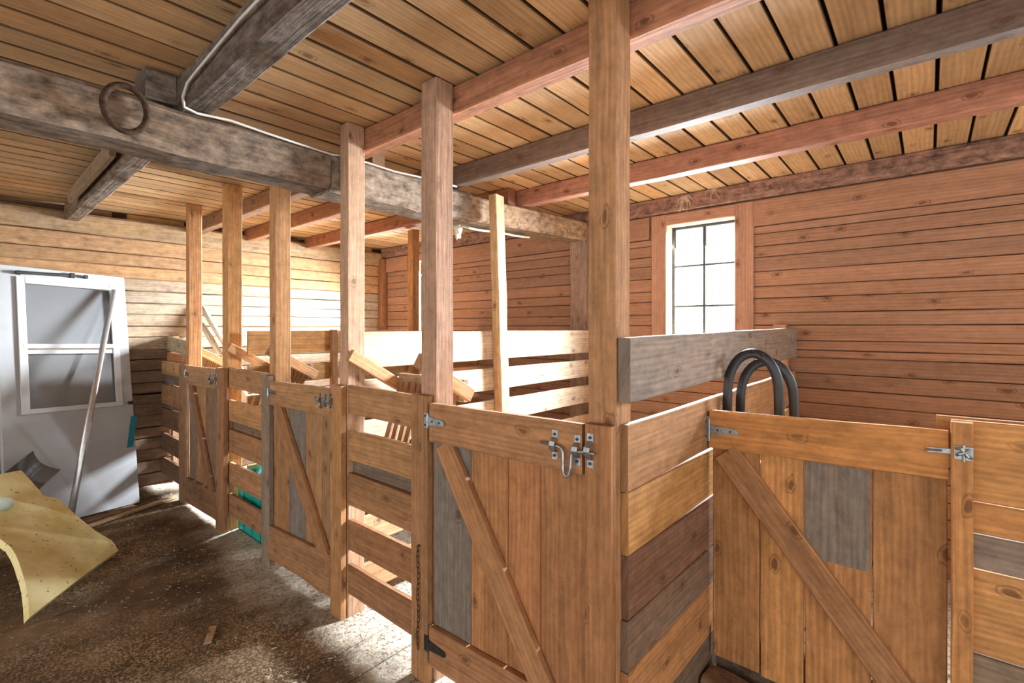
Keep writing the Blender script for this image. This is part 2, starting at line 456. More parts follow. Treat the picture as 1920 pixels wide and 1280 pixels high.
def window(name, y0, y1, mesh):
    cas = MB()
    x0, x1 = WX - .026, WX + .0
    cw = .125
    for a, b in ((y0 - cw, y0), (y1, y1 + cw)):
        cas.plank((WX - .012, (a + b) / 2, 1.16), (WX - .012, (a + b) / 2, 2.345), (0, b - a, 0), (.026, 0, 0), vary(rgb(170, 130, 106), .06), 4, .003, .001)
    cas.plank((WX - .012, y0, 2.302), (WX - .012, y1, 2.302), (0, 0, .084), (.026, 0, 0), vary(rgb(168, 126, 104), .05), 2, .003, .001)
    cas.plank((WX - .012, y0, 1.23), (WX - .012, y1, 1.23), (0, 0, .14), (.026, 0, 0), vary(rgb(168, 126, 104), .05), 2, .003, .001)
    o = structure(cas.build(name, M_WALL))
    jb = MB()
    jb.box((WX - .012, y0 - .012, WZ0), (WX + .145, y0 + .004, WZ1), C_WALL)
    jb.box((WX - .012, y1 - .004, WZ0), (WX + .145, y1 + .012, WZ1), C_WALL)
    jb.box((WX - .012, y0, WZ1 - .004), (WX + .145, y1, WZ1 + .012), C_WALL)
    jb.box((WX - .012, y0, WZ0 - .012), (WX + .145, y1, WZ0 + .004), C_WALL)
    jb.build('jamb', M_JAMB, o)
    sa = MB()
    sx0, sx1 = WX + .085, WX + .115
    f = .026
    sa.box((sx0, y0 + .004, WZ0 + .004), (sx1, y0 + f, WZ1 - .004), C_WALL)
    sa.box((sx0, y1 - f, WZ0 + .004), (sx1, y1 - .004, WZ1 - .004), C_WALL)
    sa.box((sx0, y0 + f, WZ1 - .022), (sx1, y1 - f, WZ1 - .004), C_WALL)
    sa.box((sx0, y0 + f, WZ0 + .004), (sx1, y1 - f, WZ0 + f), C_WALL)
    sa.build('sash', M_MUNTIN, o)
    mu = MB()
    ym = (y0 + y1) / 2
    mu.box((sx0 + .004, ym - .010, WZ0 + f), (sx1 - .004, ym + .010, WZ1 - .022), C_WALL)
    for k in (1, 2):
        z = WZ0 + (WZ1 - WZ0) * k / 3
        mu.box((sx0 + .005, y0 + f, z - .009), (sx1 - .005, ym - .010, z + .009), C_WALL)
        mu.box((sx0 + .005, ym + .010, z - .009), (sx1 - .005, y1 - f, z + .009), C_WALL)
    mu.build('muntin', M_MUNTIN, o)
    for k in range(3):
        for a, b in ((y0 + f, ym - .008), (ym + .008, y1 - f)):
            za = WZ0 + (WZ1 - WZ0) * k / 3 + (.007 if k else f); zb = WZ0 + (WZ1 - WZ0) * (k + 1) / 3 - (.007 if k < 2 else .022)
            MB().box((WX + .099, a, za), (WX + .103, b, zb), C_WALL, ch=.0005).build('pane', M_GLASS, o)
    if mesh:
        wm = MB()
        for k in range(1, 8):
            yy = y0 + (y1 - y0) * k / 8
            wm.tube([(WX + .135, yy, WZ0), (WX + .135, yy, WZ0 + .36 + .1 * math.sin(k * 2.1))], .0011, 5)
        for k in range(1, 6):
            zz = WZ0 + .06 * k
            wm.tube([(WX + .137, y0, zz), (WX + .137, y1, zz)], .0011, 5)
        wm.build('wire_mesh', M_GALV, o)
    return o
for n, a, b in WINDOWS:
    window(n, a, b, n == 'window_1')

# log wall at the far end
WY = 5.45
wb = MB()
seams = [2.25, 2.11, 2.0, 1.89, 1.78, 1.67, 1.57, 1.46, 1.36, 1.245, 1.15, 1.05, .94, .84, .75, .64, .53, .43, .33, .22, .11, 0]
for zt, zb in zip(seams, seams[1:]):
    zm = (zt + zb) / 2
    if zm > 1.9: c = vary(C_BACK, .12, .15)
    elif zm > 1.3: c = vary(rgb(176, 152, 124, .35), .12)  # paler band: window light on these logs put into the tint
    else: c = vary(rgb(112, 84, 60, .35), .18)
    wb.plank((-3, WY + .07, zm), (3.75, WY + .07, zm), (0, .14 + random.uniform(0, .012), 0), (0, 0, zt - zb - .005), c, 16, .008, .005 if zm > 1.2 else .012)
wb.plank((-3, WY + .06, 2.336), (3.72, WY + .06, 2.336), (0, .19, 0), (0, 0, .17), rgb(160, 126, 84, .35), 24, .02, .010)
wb.box((-3.1, WY + .155, 0), (4.0, WY + .18, 2.52), C_DARK, ch=.001)
structure(wb.build('wall_back', M_LOG))
# short blocks that close the gap between top log and ceiling
for x0, x1, c in ((.79, .95, rgb(120, 84, 60)), (1.06, 1.5, rgb(196, 150, 90)), (1.68, 1.99, rgb(112, 80, 60)), (2.16, 2.62, rgb(120, 84, 60)), (2.8, 3.6, rgb(180, 130, 84))):
    o = MB().plank((x0, WY + .075, 2.452), (x1, WY + .075, 2.452), (0, .05, 0), (0, 0, .052), vary(c, .05), 2, .003, .002).build('trim_2', M_WOOD)
    structure(o)
# corner board and wall post on the window wall
structure(MB().plank((WX - .05, WY - .045, 0), (WX - .05, WY - .045, 2.34), (.085, 0, 0), (0, .08, 0), rgb(150, 104, 70), 6, .004, .003).build('trim_3', M_WOOD))

# ------------------------------------------------------------------ beam, joists
bm_ = MB()
xs = [(-2.9, 2.06, 2.335), (3.70, 2.235, 2.39)]
bm_.plank((-2.9, 2.404, 2.248), (1.27, 2.404, 2.248), (0, .22, 0), (0, 0, .186), C_BEAM, 44, .022, .014)
bm_.plank((1.27, 2.404, 2.247), (2.25, 2.404, 2.242), (0, .22, 0), (0, 0, .20), rgb(160, 140, 120, .35), 14, .022, .014)
bm_.plank((2.25, 2.404, 2.242), (3.72, 2.404, 2.30), (0, .22, 0), (0, 0, .165), rgb(176, 142, 108, .15), 14, .014, .008)
beam = tag(bm_.build('hewn_beam', M_BEAM), 'thick grey hewn timber beam crossing below the ceiling joists', 'beam')

def joist(x0, x1, ya, yb, zb, col, label, mat=None, wob=.004, xs=0.0, ch=.006):
    m = MB().plank(((x0 + x1) / 2, ya, (zb + ZC) / 2), ((x0 + x1) / 2 + xs, yb, (zb + ZC) / 2), (x1 - x0, 0, 0), (0, 0, ZC - zb - .002), col, 22, ch, wob)
    return tag(m.build('ceiling_joist', mat or M_WOOD), label, 'joist', 'ceiling joists')
joist(1.405, 1.485, -2.9, 2.42, 2.362, rgb(180, 122, 88), 'reddish ceiling joist nailed along the tall stall posts')
joist(2.115, 2.19, -2.9, 2.46, 2.358, C_JDARK, 'dark dusty ceiling joist over the near stall, grey underside')
joist(2.80, 2.885, -2.9, 2.46, 2.358, rgb(178, 124, 100), 'red ceiling joist nearest the window wall')
joist(1.55, 1.63, 2.36, 5.46, 2.358, rgb(150, 112, 78, .2), 'ceiling joist beyond the beam, ending above the two far left posts', wob=.006)
joist(2.035, 2.11, 2.34, 5.46, 2.358, rgb(160, 108, 72), 'middle ceiling joist beyond the beam, seen between posts')
joist(2.68, 2.76, 2.34, 5.46, 2.358, rgb(152, 98, 66), 'ceiling joist beyond the beam, carrying the thin back post')
joist(.612, .728, -2.9, 2.385, 2.335, rgb(104, 84, 70, .6), 'dark rough ceiling joist with a cable along its side', M_BEAM, .008, 0, .014)
joist(.61, .71, 2.41, 5.43, 2.34, rgb(140, 112, 84, .5), 'grey ceiling joist resting on the far log wall', M_BEAM, .007, .02, .012)
o = MB().plank((.50, 2.39, 2.413), (.605, 2.39, 2.413), (0, .15, 0), (0, 0, .125), rgb(116, 98, 80, .6), 4, .01, .006).build('wood_block', M_BEAM)
tag(o, 'short dark wood block on the beam beside the cabled joist', 'block')
o = MB().plank((.575, 3.3, 2.405), (.585, 4.75, 2.40), (.03, 0, 0), (0, 0, .085), rgb(150, 122, 88, .3), 6, .004, .004).build('cleat_board', M_WOOD)
tag(o, 'thin board nailed to the side of the grey far joist', 'board')

# ring hanging on the beam
rg = MB()
pts = []
for k in range(28):
    t = 2 * math.pi * k / 28
    pts.append((.431 + .066 * math.cos(t), 2.266 - .004 + .004 * math.cos(t * 1 + .6), 2.262 + .084 * math.sin(t)))
rg.tube(pts, .0115, 8, closed=True)
tag(rg.build('hanging_ring', M_WOVEN, smooth=True), 'dark round ring hanging on the face of the beam', 'ring')

# cable
cb = MB()
pts = [(.595, -1.5, 2.45)]
for k in range(14):
    yy = -.8 + k * .22
    pts.append((.593 + .006 * math.sin(k * 1.7), yy, 2.455 - .06 * k / 13 + .012 * math.sin(k * 2.3)))
pts += [(.592, 2.13, 2.375), (.596, 2.20, 2.345), (.61, 2.235, 2.322), (.66, 2.25, 2.318), (.73, 2.254, 2.326), (.786, 2.266, 2.336), (.94, 2.270, 2.328), (1.087, 2.270, 2.322), (1.264, 2.284, 2.322), (1.30, 2.2845, 2.328), (1.40, 2.2845, 2.331), (1.462, 2.278, 2.332), (1.633, 2.270, 2.324), (1.801, 2.270, 2.334), (1.95, 2.264, 2.336), (2.1, 2.268, 2.342)]
cb.tube(pts, .0055, 6)
tag(cb.build('electric_cable', M_CABLE, smooth=True), 'pale electric cable running along dark joist and beam', 'cable')

# pale insulation scraps under the beam
def blob(name, c, r, mat, label, cat, amp=.5, sub=3, parent=None, group=None, f=3.0):
    import bmesh
    b = bmesh.new(); bmesh.ops.create_icosphere(b, subdivisions=sub, radius=1)
    me = bpy.data.meshes.new(name)
    for v in b.verts:
        d = 1 + amp * noise.noise(v.co * f * .6 + V(c) * 5) + amp * .4 * noise.noise(v.co * f * 1.7 + V(c) * 3)
        v.co = V((v.co.x * r[0] * d, v.co.y * r[1] * d, v.co.z * r[2] * d + r[2]))
    z0 = min(v.co.z for v in b.verts)
    for v in b.verts: v.co.z -= z0
    b.to_mesh(me); b.free(); me.materials.append(mat)
    me.polygons.foreach_set('use_smooth', [True] * len(me.polygons))
    o = bpy.data.objects.new(name, me); COL.objects.link(o); o.location = c
    if cat: tag(o, label, cat, group)
    return o
blob('insulation_scrap', (2.30, 2.47, 2.05), (.03, .02, .058), M_FLUFF, 'pale scrap of insulation hanging below the beam', 'insulation', .8)
o = MB().plank((2.32, 2.44, 2.146), (3.0, 2.44, 2.172), (0, .10, .03), (0, -.004, .012), rgb(226, 214, 190), 8, .002, .012).build('foam_strip', M_FLUFF)
tag(o, 'pale ragged strip tucked under the right part of the beam', 'strip')

# ------------------------------------------------------------------ stall fence
FX = 1.265      # front of the fence
def stall_post(y0, y1, fy0, fy1, ztop, col, label, fcol, keeper=None, ftop=1.165):
    t = thing('stall_post', label, 'post', (1.33, (y0 + y1) / 2, 0), 'tall posts of the stall fence')
    MB().plank((1.352, (y0 + y1) / 2, 0), (1.352, (y0 + y1) / 2, ztop), (.098, 0, 0), (0, y1 - y0, 0), vary(col, .05), 10, .004, .003).build('upright', M_WOOD, t)
    MB().plank((FX + .0175, (fy0 + fy1) / 2, 0.0), (FX + .0175, (fy0 + fy1) / 2, ftop), (.035, 0, 0), (0, fy1 - fy0, 0), vary(fcol, .05), 8, .004, .002).build('facing_board', M_WOOD, t)
    return t
P1 = stall_post(4.655, 4.728, 4.61, 4.78, ZC - .002, C_POST, 'leftmost tall post of the stall fence, nearest the log wall', rgb(150, 112, 78), ftop=1.145)
P2 = stall_post(3.80, 3.90, 3.774, 3.92, ZC - .002, rgb(196, 142, 86), 'second tall stall post from the log wall, above the slatted panel end', rgb(156, 112, 76), ftop=1.158)
P3 = stall_post(3.028, 3.11, 3.032, 3.135, ZC - .002, rgb(192, 140, 92), 'third tall stall post from the log wall', rgb(140, 116, 94, .5), ftop=1.158)
P4 = stall_post(2.203, 2.277, 2.206, 2.309, ZC - .002, rgb(188, 148, 116), 'tall stall post standing right in front of the hewn beam', rgb(172, 124, 78), ftop=1.16)
P5 = stall_post(1.532, 1.627, 1.543, 1.647, ZC - .002, rgb(182, 142, 114), 'tall stall post with a chain, left of the big latched gate', rgb(160, 116, 76), ftop=1.17)
P6 = stall_post(.712, .808, .707, .797, ZC - .002, rgb(176, 128, 86), 'nearest and widest tall post, at the corner of the stall fence', rgb(164, 114, 72), ftop=1.157)

def fence_panel(y0, y1, slats, label, x=FX + .052, cols=None):
    t = thing('fence_panel', label, 'fence', (x, (y0 + y1) / 2, 0), 'slatted fence panels')
    for i, (zb, zt, rec) in enumerate(slats):
        c = vary(cols[i] if cols else C_GATE, .07)
        xx = x + rec
        MB().plank((xx, y1, (zb + zt) / 2 + random.uniform(-.003, .003)), (xx, y0, (zb + zt) / 2 + random.uniform(-.003, .003)), (0, 0, zt - zb), (.025, 0, 0), c, 6, .003, .003).build('slat', M_WOOD, t)
    return t
SL = [(1.02, 1.163, 0), (.79, .938, 0), (.715, .80, .028), (.565, .725, 0), (.342, .493, 0), (.122, .27, 0)]
GC = [C_GATE, C_GATE, C_GREY, C_BROWN, C_BROWN, C_BROWN]
fence_panel(1.650, 2.203, SL, 'slatted fence panel beside the chain post, white floor showing through', cols=[rgb(172, 128, 84), rgb(168, 124, 80), rgb(120, 98, 78, .3), rgb(150, 108, 70), rgb(160, 112, 72), rgb(152, 106, 70)])
fence_panel(3.138, 3.797, SL, 'slatted fence panel with the teal crate behind it', cols=[rgb(178, 130, 84), rgb(186, 134, 84), rgb(128, 102, 78, .2), rgb(160, 114, 74), rgb(164, 118, 78), rgb(156, 112, 76)])
fence_panel(4.785, 5.44, [(1.02, 1.143, 0), (.745, .925, 0), (.535, .70, 0), (.31, .47, 0), (.09, .245, 0), (.93, 1.02, .03), (.70, .755, .03)],
            'short slatted fence panel ending at the log wall', cols=[rgb(182, 140, 94), rgb(160, 118, 80), rgb(128, 96, 70), rgb(122, 92, 68), rgb(120, 92, 68), rgb(120, 108, 92, .7), rgb(120, 108, 92, .7)])
# boards above the short panel
t = thing('backing_board', 'pair of pale boards above the short fence panel', 'board', (1.36, 5.1, 1.15))
MB().plank((1.36, 5.44, 1.30), (1.36, 4.80, 1.265), (0, 0, .135), (.025, 0, 0), rgb(178, 158, 126, .25), 4, .003, .003).build('board', M_WOOD, t)
MB().plank((1.36, 5.44, 1.17), (1.36, 4.80, 1.152), (0, 0, .10), (.025, 0, 0), rgb(186, 128, 84), 4, .003, .003).build('board', M_WOOD, t)
MB().plank((1.40, 5.40, 0), (1.40, 5.40, 1.37), (0, .06, 0), (.05, 0, 0), rgb(150, 116, 86), 4, .003, .003).build('batten', M_WOOD, t)

def screw(mb, p, axis=V((-1, 0, 0)), r=.0035):
    p = V(p)
    mb.tube([p, p + axis * .003], r, 8)

def strap_hinge(x, y, z, ln, mat, parent, h=.062, label=None):
    m = MB()
    m.box((x - .004, y + .002, z - h / 2), (x, y + .026, z + h / 2), ch=.001)
    m.prism([(x - .0035, y + .002, z - .020), (x - .0035, y - ln, z - .010), (x - .0035, y - ln - .006, z), (x - .0035, y - ln, z + .010), (x - .0035, y + .002, z + .020)], (-.003, 0, 0))
    m.tube([(x - .007, y + .001, z - h * .42), (x - .007, y + .001, z + h * .42)], .0045, 8)
    o = m.build('hinge', mat, parent)
    for yy, zz in ((y + .014, z + h * .3), (y + .014, z - h * .3), (y - ln * .3, z), (y - ln * .75, z)):
        s = MB(); screw(s, (x - .006, yy, zz), r=.004); s.build('screw', M_DARKST, o)
    return o

def bracket(x, y, z, h, parent, name='latch_bracket', loop=.016):
    m = MB()
    for s in (-1, 1):
        m.box((x - .003, y - .011, z + s * h / 2 - .013), (x, y + .011, z + s * h / 2 + .013), ch=.0008)
    # raised saddle the bolt runs through
    pr = [(x, z - h / 2 + .010), (x - loop, z - .013), (x - loop - .004, z), (x - loop, z + .013), (x, z + h / 2 - .010)]
    for (xa, za), (xb, zb) in zip(pr, pr[1:]):
        m.plank((xa - .0015, y, za), (xb - .0015, y, zb), (0, .020, 0), (.003, 0, 0), n=1, ch=.0006)
    o = m.build(name, M_GALV, parent)
    for k in (-1, 1):
        s = MB(); screw(s, (x - .003, y, z + k * h / 2), r=.0048); s.build('screw', M_DARKST, o)
    return o

def gate(label, x, yL, yR, zL, zR, rail_h, planks, brace, bottom, hinge=True, latch='small', cols=None, railc=C_GATE, bracec=C_BROWN, botc=None, zb0=.10):
    """gate in the plane x, seen from -X; yL is the hinge side (far), yR the latch side"""
    t = thing('stall_gate', label, 'gate', (x, (yL + yR) / 2, zb0), 'gates of the stalls')
    MB().plank((x + .0125, yL, zL - rail_h / 2), (x + .0125, yR, zR - rail_h / 2), (0, 0, rail_h), (.025, 0, 0), railc, 8, .003, .002).build('top_rail', M_WOOD, t)
    if bottom:
        MB().plank((x + .0125, yL, bottom[0]), (x + .0125, yR, bottom[1]), (0, 0, bottom[2]), (.025, 0, 0), botc or railc, 8, .003, .003).build('bottom_rail', M_WOOD, t)
    edges = [yL] + planks + [yR]
    for i, (a, b) in enumerate(zip(edges, edges[1:])):
        zt = zL + (zR - zL) * ((a + b) / 2 - yL) / (yR - yL) - .006
        MB().plank((x + .039, (a + b) / 2, zb0 - random.uniform(0, .01)), (x + .039, (a + b) / 2, zt), (.025, 0, 0), (0, a - b - .005, 0), cols[i] if cols else vary(C_GATE, .1), 8, .003, .002).build('plank', M_WOOD, t)
    (ya, za), (yb, zb), wd = brace
    d = V((0, yb - ya, zb - za)).normalized()
    nrm = V((0, -d.z, d.y))
    MB().plank((x + .0125, ya, za), (x + .0125, yb, zb), nrm * wd, (.025, 0, 0), bracec, 8, .003, .002).build('brace', M_WOOD, t)
    return t

# far gate (leftmost)
G1 = gate('small far gate between the first two tall stall posts', FX + .002, 4.606, 3.924, 1.140, 1.151, .15, [4.42, 4.22, 4.06], ((4.50, .985), (4.0, .18), .075), (.125, .15, .20), zb0=.04,
          cols=[rgb(140, 110, 84, .5), rgb(166, 122, 80), rgb(136, 104, 78), rgb(126, 104, 84, .4)], railc=rgb(166, 126, 88), bracec=rgb(136, 96, 66), botc=rgb(140, 104, 72))
strap_hinge(FX + .002, 4.606, 1.075, .07, M_GALV, G1)
G2 = gate('middle gate with diagonal brace right of the teal crate', FX + .002, 3.024, 2.313, 1.128, 1.141, .145, [2.82, 2.62, 2.44], ((2.93, .975), (2.335, .20), .10), (.15, .19, .20), zb0=.05,
          cols=[rgb(160, 114, 74), rgb(124, 110, 100, .7), rgb(166, 122, 80), rgb(152, 116, 80)], railc=rgb(172, 128, 84), bracec=rgb(158, 112, 72), botc=rgb(158, 114, 76))
strap_hinge(FX + .002, 3.026, 1.06, .085, M_GALV, G2)
G3 = gate('big latched gate beside the nearest corner post', FX + .002, 1.529, .806, 1.145, 1.153, .155, [1.319, 1.132, .987], ((1.452, .99), (.86, .11), .098), (.165, .185, .16), zb0=.085,
          cols=[rgb(128, 112, 100, .8), rgb(176, 122, 74), rgb(170, 114, 70), rgb(166, 114, 72)], railc=rgb(176, 126, 84), bracec=rgb(170, 120, 78), botc=rgb(160, 112, 74))
strap_hinge(FX + .002, 1.533, 1.074, .095, M_GALV, G3)
strap_hinge(FX + .002, 1.533, .172, .10, M_DARKST, G3)
# bolt latch of the big gate
bracket(FX + .002, .907, 1.076, .068, G3)
bracket(FX + .002, .822, 1.072, .068, G3)
bracket(FX, .775, 1.079, .078, P6, 'latch_keeper', .02)
bolt = [(FX - .012, .955, 1.080), (FX - .012, .885, 1.076), (FX - .012, .872, 1.072), (FX - .013, .866, 1.058), (FX - .016, .864, 1.01), (FX - .018, .858, .994), (FX - .018, .848, .989), (FX - .018, .840, .996), (FX - .016, .836, 1.02), (FX - .013, .834, 1.058), (FX - .012, .829, 1.068), (FX - .012, .80, 1.073), (FX - .012, .755, 1.074)]
MB().tube(bolt, .0048, 8).build('bolt_rod', M_GALV, G3, smooth=True)
for g, p, y0 in ((G1, P2, 3.95), (G2, P4, 2.335)):
    bracket(FX + .002, y0 + .065, 1.075, .05, g)
    bracket(FX + .002, y0 + .01, 1.075, .05, g)
    bracket(FX, y0 - .045, 1.078, .06, p, 'latch_keeper', .018)
    yy = y0 + .02
    MB().tube([(FX - .010, yy + .10, 1.08), (FX - .010, yy + .045, 1.077), (FX - .012, yy + .035, 1.06), (FX - .012, yy + .03, 1.035), (FX - .012, yy + .02, 1.035), (FX - .012, yy + .012, 1.06), (FX - .010, yy, 1.074), (FX - .010, yy - .075, 1.076)], .0045, 8).build('bolt_rod', M_GALV, g, smooth=True)

# chain on the post
ch = thing('hanging_chain', 'thin rusty chain hanging down the post left of the big gate', 'chain', (FX - .008, 1.587, .13))
for k in range(19):
    z = .545 - k * .0222
    pts = []
    for q in range(10):
        t_ = 2 * math.pi * q / 10
        a = .0055 * math.cos(t_); b = .0145 * math.sin(t_)
        off = (0, a) if k % 2 == 0 else (a, 0)
        pts.append((FX - .0095 + off[0], 1.587 + off[1] + .003 * math.sin(k * .9), z + b))
    MB().tube(pts, .0019, 5, closed=True).build('link', M_RUST, ch)
sb = MB(); screw(sb, (FX, 1.587, .556), r=.005); sb.tube([(FX, 1.587, .556), (FX - .012, 1.587, .556)], .003, 6)
sb.build('nail', M_RUST, ch)

# ------------------------------------------------------------------ partitions
def partition(y, x0, x1, boards, label, loc, t_=.025, lean=0):
    t = thing('stall_partition', label, 'partition', loc, 'board partitions between the stalls')
    for zb0, zt0, zb1, zt1, c in boards:
        MB().plank((x0 + random.uniform(0, .006), y, (zb0 + zt0) / 2), (x1, y, (zb1 + zt1) / 2), (0, 0, zt0 - zb0 - .004), (0, t_, 0), c, 12, .003, .003).build('board', M_WOOD, t)
    return t
# near partition (closed boards)
nb = [(.95, 1.157, .945, 1.165, rgb(168, 122, 80)), (.758, .95, .70, .945, rgb(196, 142, 82)), (.562, .758, .49, .70, rgb(132, 92, 66, .15)), (.408, .562, .32, .49, rgb(140, 106, 82, .45)), (.20, .408, .15, .32, rgb(184, 130, 80)), (.03, .20, .03, .15, rgb(110, 84, 62, .3))]
NP = partition(.699, 1.332, 3.74, nb, 'closed board partition from the corner post to the window wall', (2.5, .70, 0))
o = MB().plank((1.312, .688, 1.322), (3.70, .690, 1.352), (0, 0, .195), (0, .04, 0), rgb(146, 122, 104, .55), 14, .004, .003).build('rail_board', M_WOOD)
tag(o, 'wide grey plank mounted above the near closed partition, below the window', 'plank')
o = MB().plank((3.70, .765, 0), (3.70, .765, 1.47), (.07, 0, 0), (0, .08, 0), rgb(184, 134, 92), 5, .004, .003).build('stub_post', M_WOOD)
tag(o, 'short stub post at the window wall behind the wide grey plank', 'post')

mb_ = [(1.235, 1.43, 1.232, 1.425, rgb(206, 182, 156)), (1.03, 1.178, 1.02, 1.178, rgb(208, 186, 160)), (.81, .962, .80, .955, rgb(206, 182, 156)), (.56, .71, .55, .705, rgb(200, 166, 126)), (.31, .46, .31, .46, rgb(196, 160, 120)), (.06, .21, .06, .21, rgb(190, 150, 110))]  # boards tinted paler, with the window light on them in the colour
partition(2.252, 1.405, 3.735, mb_, 'pale slatted partition with the leaning post in front of it', (2.5, 2.25, 0))
fb = [(1.25, 1.427, 1.25, 1.425, rgb(196, 142, 84)), (1.035, 1.178, 1.03, 1.175, rgb(196, 150, 98)), (.80, .96, .80, .955, rgb(196, 152, 104)), (.55, .70, .55, .70, rgb(190, 146, 98)), (.31, .46, .31, .46, rgb(184, 140, 94)), (.06, .21, .06, .21, rgb(180, 136, 94))]
partition(3.72, 1.405, 3.735, fb, 'farthest slatted partition, brown top board behind the middle gate', (2.5, 3.72, 0))
o = MB().plank((2.052, 3.68, 0), (2.052, 3.68, 1.43), (.05, 0, 0), (0, .05, 0), rgb(150, 108, 72), 5, .004, .003).build('partition_stake', M_WOOD)
tag(o, 'short brown stake on the face of the farthest partition', 'post')
o = MB().plank((2.505, 2.205, 0), (2.40, 2.203, 2.33), (.088, 0, -.004), (0, .066, 0), rgb(196, 158, 114), 14, .005, .006).build('leaning_post', M_WOOD)
tag(o, 'slightly leaning bright post in front of the pale slatted partition', 'post')
o = MB().plank((2.845, 3.66, 0), (2.845, 3.66, 2.356), (.078, 0, 0), (0, .075, 0), rgb(178, 124, 72), 8, .004, .003).build('back_post', M_WOOD)
tag(o, 'thin brown post beside the far window, reaching a joist', 'post')
o = MB().plank((3.70, 2.38, 0), (3.70, 2.38, 2.245), (.075, 0, 0), (0, .16, 0), rgb(160, 130, 108, .45), 10, .004, .003).build('wall_post', M_WOOD)
tag(o, 'greyish wall post under the right end of the beam', 'post')

# ------------------------------------------------------------------ near right gate and panel
GX = 2.01
GR = gate('wide front gate with diagonal brace and hinge at the right', GX, .672, -.046, 1.116, 1.131, .152, [.494, .346, .147], ((.614, .955), (-.03, .14), .098), None, zb0=.12,
          cols=[rgb(176, 124, 74), rgb(200, 142, 82), rgb(188, 132, 78), rgb(178, 126, 76)], railc=rgb(204, 140, 76), bracec=rgb(170, 122, 80))
# weathered upper half of the third plank (a separate short board)
MB().plank((GX + .0262, .2465, .62), (GX + .0262, .2465, .965), (.002, 0, 0), (0, .192, 0), rgb(140, 122, 106, .9), 4, .0005, 0).build('weathered_plank', M_WOOD, GR)
MB().plank((GX + .065, .665, .185), (GX + .065, -.04, .19), (0, 0, .11), (.025, 0, 0), rgb(150, 108, 72), 6, .003, .003).build('bottom_rail', M_WOOD, GR)
strap_hinge(GX, .672, 1.04, .105, M_GALV, GR, .10)
# hasp across to the right post
hs = MB()
hs.plank((GX - .003, .004, 1.068), (GX - .003, -.058, 1.071), (0, 0, .016), (.003, 0, 0), n=1, ch=.001)
hs.tube([(GX - .006, .004, 1.068), (GX - .006, -.03, 1.07)], .006, 8, flat=(1, .6))
hs.build('hasp', M_GALV, GR)
t = thing('front_fence', 'orange board fence at the right edge beyond the wide front gate', 'fence', (GX, -.9, 0))
MB().plank((GX - .005, -.0755, 0), (GX - .005, -.0755, 1.163), (.035, 0, 0), (0, .05, 0), rgb(198, 138, 80), 8, .004, .002).build('post', M_WOOD, t)
for zb, zt, c in ((.925, 1.168, rgb(204, 146, 84)), (.828, .922, rgb(200, 140, 80)), (.722, .825, rgb(150, 128, 110, .7)), (.468, .718, rgb(196, 142, 84)), (.26, .464, rgb(150, 128, 104, .5)), (.04, .256, rgb(176, 126, 80))):
    MB().plank((GX + .026, -.052, (zb + zt) / 2), (GX + .026, -1.9, (zb + zt) / 2), (0, 0, zt - zb - .003), (.025, 0, 0), vary(c, .05), 8, .003, .002).build('board', M_WOOD, t)
MB().plank((GX + .08, -.018, 1.11), (GX + .08, -.5, 1.113), (0, 0, .115), (.025, 0, 0), rgb(170, 124, 78), 4, .003, .002).build('backing_board', M_WOOD, t)
kp = MB()
kp.box((GX - .026, -.100, 1.052), (GX - .0225, -.058, 1.094), ch=.001)
kp.tube([(GX - .026, -.064, 1.066), (GX - .040, -.070, 1.072), (GX - .040, -.082, 1.078), (GX - .026, -.09, 1.084)], .005, 8)
kp.tube([(GX - .026, -.062, 1.086), (GX - .038, -.074, 1.088), (GX - .038, -.088, 1.066), (GX - .026, -.096, 1.060)], .005, 8)
kp.tube([(GX - .034, -.079, 1.050), (GX - .034, -.079, 1.100)], .004, 8)
kp.build('latch_keeper', M_GALV, t)
o = MB().plank((1.962, .672, .045), (1.945, .25, .04), (.12, 0, .0), (0, 0, .07), rgb(140, 104, 74, .2), 14, .014, .016).build('wood_slab', M_BEAM)
tag(o, 'rough brown wood slab lying on the floor below the front gate', 'slab')

o = MB().plank((GX + .068, .665, .058), (GX + .068, -.05, .058), (0, 0, .114), (.03, 0, 0), rgb(104, 80, 60, .3), 6, .005, .004).build('sill_board', M_BEAM)
tag(o, 'dark sill board on the floor under the wide front gate', 'board')
# black hoops behind the front gate
def hoop(x, yl, yr, ztop, xr, label, zl=0.0):
    c = (yl + yr) / 2; r = (yl - yr) / 2
    pts = [(x, yl + .012, 0.0), (x, yl + .010, .5), (x, yl + .004, .95)]
    for k in range(17):
        t_ = math.pi * k / 16
        pts.append((x + (xr - x) * k / 16, c + r * math.cos(t_), ztop - .165 + .165 * math.sin(t_) ** .9))
    pts += [(xr, yr - .004, .95), (xr, yr - .010, .5), (xr, yr - .012, 0.0)]
    m = MB().tube(pts, .020, 10, flat=(1.0, .4))
    t = thing('strap_hoop', label, 'hoop', (x, c, 0), 'black hoops behind the front gate')
    m.build('strap', M_BLACK, t, smooth=True)
    for k in (11, 13):
        b = MB(); b.tube([V(pts[k]) + V((-.004, 0, .004)), V(pts[k]) + V((-.022, 0, .012))], .007, 8); b.build('bolt', M_DARKST, t)
hoop(2.18, .655, .468, 1.342, 2.23, 'outer black bent strap hoop behind the front gate')
hoop(2.30, .636, .438, 1.302, 2.36, 'inner black bent strap hoop, nearer the window wall')

